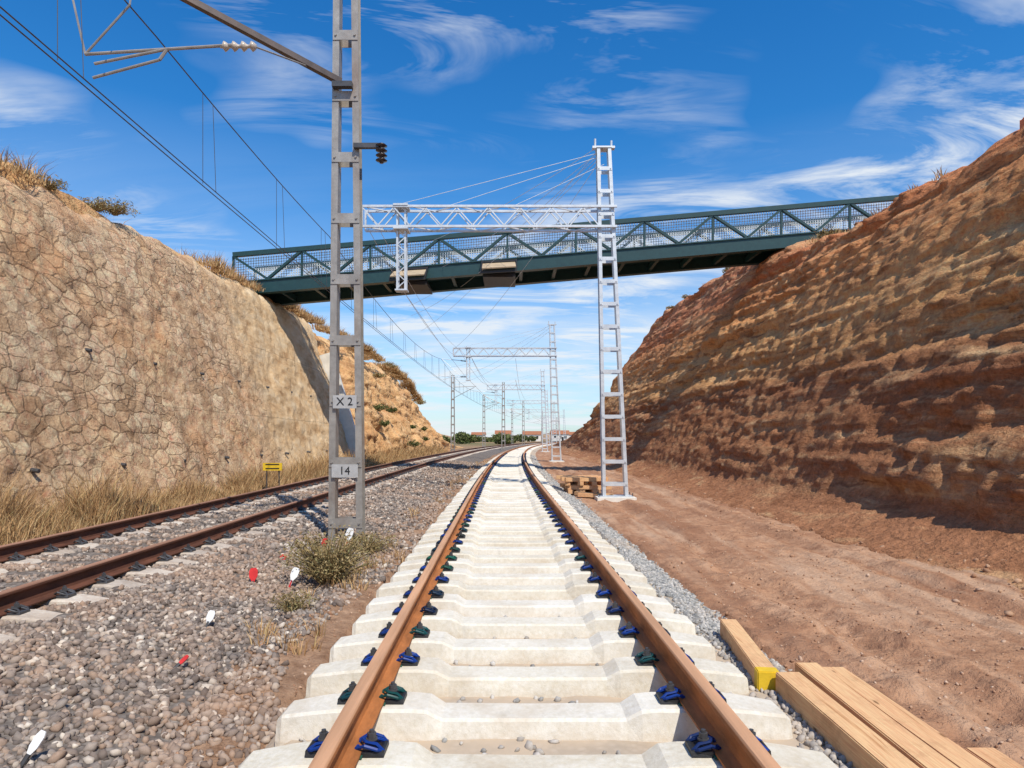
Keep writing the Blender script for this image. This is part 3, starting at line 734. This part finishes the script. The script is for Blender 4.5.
# ------------------------------------------------------------ footbridge
B=empty('truss_footbridge',(1,28,9))
xa,xb=-12.0,17.5
def zb_(x):return 7.80+.086*(x+11.9)
for k,yy_ in enumerate((28.0,30.4)):
    P=[]
    P.append(bar((xa,yy_,zb_(xa)+.27),(xb,yy_,zb_(xb)+.27),.22,.52))
    P.append(bar((xa,yy_,zb_(xa)+.02),(xb,yy_,zb_(xb)+.02),.34,.05));P.append(bar((xa,yy_,zb_(xa)+.52+.03),(xb,yy_,zb_(xb)+.52+.03),.34,.05))
    P.append(bar((xa,yy_,zb_(xa)+1.76),(xb,yy_,zb_(xb)+1.76),.2,.19))
    n=20;bw=(xb-xa)/n
    for i in range(n+1):
        x=xa+i*bw
        if i<n:
            x2=x+bw
            if i%2:P.append(bar((x,yy_,zb_(x)+.6),(x2,yy_,zb_(x2)+1.7),.1,.15,(0,1,0)))
            else:P.append(bar((x,yy_,zb_(x)+1.7),(x2,yy_,zb_(x2)+.6),.1,.15,(0,1,0)))
        if i%2==0:P.append(bar((x,yy_+.003,zb_(x)+.58),(x,yy_+.003,zb_(x)+1.7),.085,.085,(0,1,0)))
    V,F=merge(P);mk('truss_girder_%d'%(k+1),V,F,GREEN,B)
    P=[];s=.24 if k==0 else -.24
    for x in np.arange(xa,xb,.11):P.append(bar((x,yy_+s,zb_(x)+.58),(x,yy_+s,zb_(x)+1.72),.024,.016,(0,1,0)))
    for dz in np.arange(.62,1.72,.11):P.append(bar((xa,yy_+s,zb_(xa)+dz),(xb,yy_+s,zb_(xb)+dz),.016,.022))
    V,F=merge(P);mk('mesh_guard_%d'%(k+1),V,F,MESH,B)
P=[bar((xa,29.2,zb_(xa)+.5),(xb,29.2,zb_(xb)+.5),2.15,.1)]
for x in np.arange(xa+.4,xb,1.5):P.append(bar((x,28.12,zb_(x)+.2),(x,30.28,zb_(x)+.2),.14,.24))
V,F=merge(P);mk('deck',V,F,GREEN,B)
for x in (-4.35,-.55):
    z=zb_(x)
    P=[bar((x-.7,27.35,z+.12),(x+.7,27.35,z+.2),1.15,.05,(0,-.45,1))]
    mk('catenary_guard_panel',*merge(P),TAN,B)
    P=[bar((x-.76,27.0,z-.22),(x+.76,27.0,z-.14),.07,.1),bar((x-.76,27.82,z+.42),(x+.76,27.82,z+.5),.07,.08),bar((x-.73,27.0,z-.2),(x-.73,27.85,z+.46),.06,.1),bar((x+.73,27.0,z-.12),(x+.73,27.85,z+.52),.06,.1),box((x,28.9,z-.1),(1.4,1.9,.16))]
    mk('catenary_guard_frame',*merge(P),BLACK,B)
mk('abutment_left',*box((-12.6,29.2,7.25),(1.6,3.2,1.3)),WC,B)
mk('abutment_right',*box((17.0,29.2,9.35),(2.2,3.2,1.8)),WC,B)
def net(name,pts,h):
    e=empty(name,pts[0]);P=[];Q=[]
    for a,b in zip(pts[:-1],pts[1:]):
        a=Vector(a);b=Vector(b);n=max(2,int((b-a).length/.12))
        for i in range(n+1):
            p=a.lerp(b,i/n);P.append(bar(p,p+Vector((0,0,h)),.03,.02,(0,1,0)))
        for j in range(7):P.append(bar(a+Vector((0,0,h*j/6)),b+Vector((0,0,h*j/6-.03)),.02,.03))
        Q.append(tube([a-Vector((0,0,.4)),a+Vector((0,0,h+.1))],.02,6))
    V,F=merge(P);mk('net',V,F,ORG,e);V,F=merge(Q);mk('posts',V,F,DK,e)
def edge(y,o=.3,dz=.0):return (6.2+.55*float(HR(y))+o,y,float(HR(y))+dz)
net('safety_netting',[edge(31,.4),edge(33.5,.3,.1),edge(35.5,.5)],.7)
net('safety_netting',[edge(13.2,.3),edge(13.8,.3,.05),edge(14.4,.4)],.22)
# ------------------------------------------------------------ timber
def timber(par,nm,x,y0,y1,z,w,h,rot=0,mat=WOOD,ye=True,tilt=0):
    bm=bmesh.new();bmesh.ops.create_cube(bm,size=1);L=y1-y0
    for v in bm.verts:v.co=Vector((v.co.x*w,v.co.y*L,v.co.z*h))
    bmesh.ops.bevel(bm,geom=bm.edges[:],offset=.006,segments=2,affect='EDGES')
    R=Matrix.Translation((x,(y0+y1)/2,z+h/2))@Matrix.Rotation(rot,4,'Z')@Matrix.Rotation(tilt,4,'X')
    bm.transform(R);me=bpy.data.meshes.new(nm);bm.to_mesh(me);bm.free();me.materials.append(mat)
    o=bpy.data.objects.new(nm,me);S.collection.objects.link(o)
    if par:o.parent=par;o.matrix_parent_inverse=Matrix.Translation(-par.location)
    return o
T=empty('timber_beam_stack',(1.9,3.2,0))
for i,(dx,l0,l1,z,r,ww) in enumerate(((1.715,2.0,4.02,.075,.012,.15),(1.875,1.9,4.16,.085,-.004,.145),(2.03,1.8,4.10,.078,.010,.145),(2.195,1.7,3.05,.07,.004,.14))):
    timber(T,'beam_%d'%(i+1),dx,l0,l1,z,ww,.15,r)
for i,yy_ in enumerate((2.2,3.0,3.75)):
    timber(T,'bearer_%d'%(i+1),1.95,yy_-.05,yy_+.05,-.03,.75,.10,.03,WOOD)
T=empty('timber_beam',(1.66,4.6,0))
timber(T,'beam',1.675,4.09,5.25,.05,.13,.16,-.12)
timber(T,'painted_end',1.607,4.05,4.14,.047,.136,.166,-.12,YEL)
T=empty('timber_pile',(2.05,20,0))
random.seed(3)
for l in range(4):
    for i in range(5):
        if l%2==0:timber(T,'log_%d%d'%(l,i),1.75+i*.22+random.uniform(-.05,.05),19.2,20.6,.02+l*.12,.15,.12,random.uniform(-.2,.2))
        else:
            timber(T,'log_%d%d'%(l,i),2.15+random.uniform(-.15,.15),19.25+i*.27,19.4+i*.27,.02+l*.12,1.3,.12,random.uniform(-.18,.18))
for i,(x,y,r) in enumerate(((2.15,18.6,.6),(2.9,21.5,.2),(2.35,18.3,1.2),(1.95,22.4,.1))):timber(T,'loose_%d'%i,x,y-.5,y+.5,.0,.13,.11,r)
def marker(name,x,y,z,h,tx,ty,mat,w=.05,rd=False):
    e=empty(name,(x,y,z))
    R=Matrix.Translation((x,y,z))@Matrix.Rotation(tx,4,'X')@Matrix.Rotation(ty,4,'Y')
    out=[(-.25,0),(.25,0),(.35,.3),(1,.55),(1,.85),(.6,1),(-.6,1),(-1,.85),(-1,.55),(-.35,.3)]
    V=[R@Vector((a*w,-.004,b*h)) for a,b in out]+[R@Vector((a*w,.004,b*h)) for a,b in out];k=len(out)
    F=[tuple(range(k)),tuple(range(2*k-1,k-1,-1))]+[(i,i+k,(i+1)%k+k,(i+1)%k) for i in range(k)]
    mk('paddle',V,F,mat,e)
    sv,sf=tube([R@Vector((0,0,-.1)),R@Vector((0,0,.06))],.012,6);mk('spike',sv,sf,RED if rd else DK,e)
marker('marker_stake',-2.36,3.12,.09,.17,-.5,.35,WHT,.022)
marker('marker_stake',-2.52,5.35,.10,.15,-.4,.2,WHT,.03)
marker('marker_stake',-2.36,6.9,.10,.2,-.3,.3,WHT,.04,True)
marker('marker_stake',-2.75,6.9,.09,.2,-.35,-.1,RED,.045)
marker('marker_stake',-2.35,4.5,.06,.13,-.7,.6,RED,.015)
marker('marker_stake',-2.95,8.2,.1,.12,-.4,.7,RED,.04)
marker('marker_stake',-2.35,9.2,.15,.25,-.2,.25,WHT,.05,True)
marker('marker_stake',-2.6,8.9,.12,.18,-.2,.25,RED,.04)
marker('marker_stake',2.7,23.5,.02,.3,-.2,.2,WHT,.05)
e=empty('trackside_sign',(-7.0,19,0))
mk('sign_board',*box((-7.0,19,.83),(.56,.03,.22)),YEL,e)
mk('board_bars',*merge([box((-7.0,18.98,.90),(.40,.006,.03)),box((-7.0,18.98,.78),(.40,.006,.03))]),BLACK,e)
mk('posts',*merge([tube([(-7.18,19.03,0),(-7.18,19.03,.92)],.018,6),tube([(-6.82,19.03,0),(-6.82,19.03,.92)],.018,6)]),DK,e)
# ------------------------------------------------------------ light
el,az=math.radians(54),math.radians(27)
sd=Vector((math.cos(el)*math.sin(az),-math.cos(el)*math.cos(az),math.sin(el)))
L=bpy.data.lights.new('sun','SUN');L.energy=4.7;L.angle=math.radians(.5);L.color=(1,.925,.80)
lo=bpy.data.objects.new('sun',L);lo.rotation_euler=(-sd).to_track_quat('-Z','Y').to_euler();S.collection.objects.link(lo)
w=bpy.data.worlds.new('World');S.world=w;w.use_nodes=True;t=w.node_tree;bg=t.nodes['Background']
class WM(M):
    def __init__(s,t):s.t=t;s.co=t.nodes.new('ShaderNodeTexCoord').outputs['Generated']
m=WM(t)
sk=m.n('ShaderNodeTexSky',sky_type='NISHITA');sk.sun_disc=False;sk.sun_elevation=el;sk.sun_rotation=math.radians(180)-az
sk.air_density=1.0;sk.dust_density=.4;sk.ozone_density=2.5
X=m.sep()
tint=m.ramp(X[2],[(0,(.60,.78,.86)),(.15,(.46,.80,.95)),(.35,(.20,.72,1.0)),(.6,(.10,.64,1.0))])
c=m.mix(1,sk.outputs[0],m.mix(1,tint,(1.6,1.6,1.75),'MULTIPLY'),'MULTIPLY')
zc=m.math('ADD',m.math('MAXIMUM',X[2],0),.14)
cb=m.n('ShaderNodeCombineXYZ');m.l(m.math('DIVIDE',X[0],zc),cb.inputs[0]);m.l(m.math('DIVIDE',X[1],zc),cb.inputs[1])
pv=m.map((.8,2.3,1),(0,0,math.radians(-12)),cb.outputs[0],(2.3,5.1,0))
n1=m.noise(1.5,pv,det=6,rough=.66,dist=.9);n0=m.noise(1.0,m.map((1,1,1),src=cb.outputs[0],loc=(9.1,4.7,0)),det=3)
cl=m.math('MULTIPLY',m.ramp(n1,[(.45,0),(.65,1)]),m.ramp(n0,[(.43,0),(.58,1)]))
hz=m.ramp(X[2],[(0,.8),(.14,.6),(.27,.2),(.42,0)])
n2=m.noise(1.2,m.map((.5,1.1,1),src=cb.outputs[0],loc=(7,3,0)),det=6,rough=.6,dist=.6)
cl=m.math('ADD',cl,m.math('MULTIPLY',hz,m.ramp(n2,[(.35,.2),(.6,1)])),True)
c=m.mix(m.math('MULTIPLY',cl,.9),c,(8.4,8.9,9.4))
m.l(c,bg.inputs[0]);bg.inputs[1].default_value=.1
cam=bpy.data.cameras.new('camera');cam.lens=22.85;cam.sensor_width=36;cam.shift_y=54/1024;cam.clip_end=8000;cam.clip_start=.05
co=bpy.data.objects.new('camera',cam);co.location=(0,0,1.67);co.rotation_euler=(math.pi/2,0,0);S.collection.objects.link(co);S.camera=co
S.view_settings.view_transform='Standard';S.view_settings.look='None';S.view_settings.exposure=0
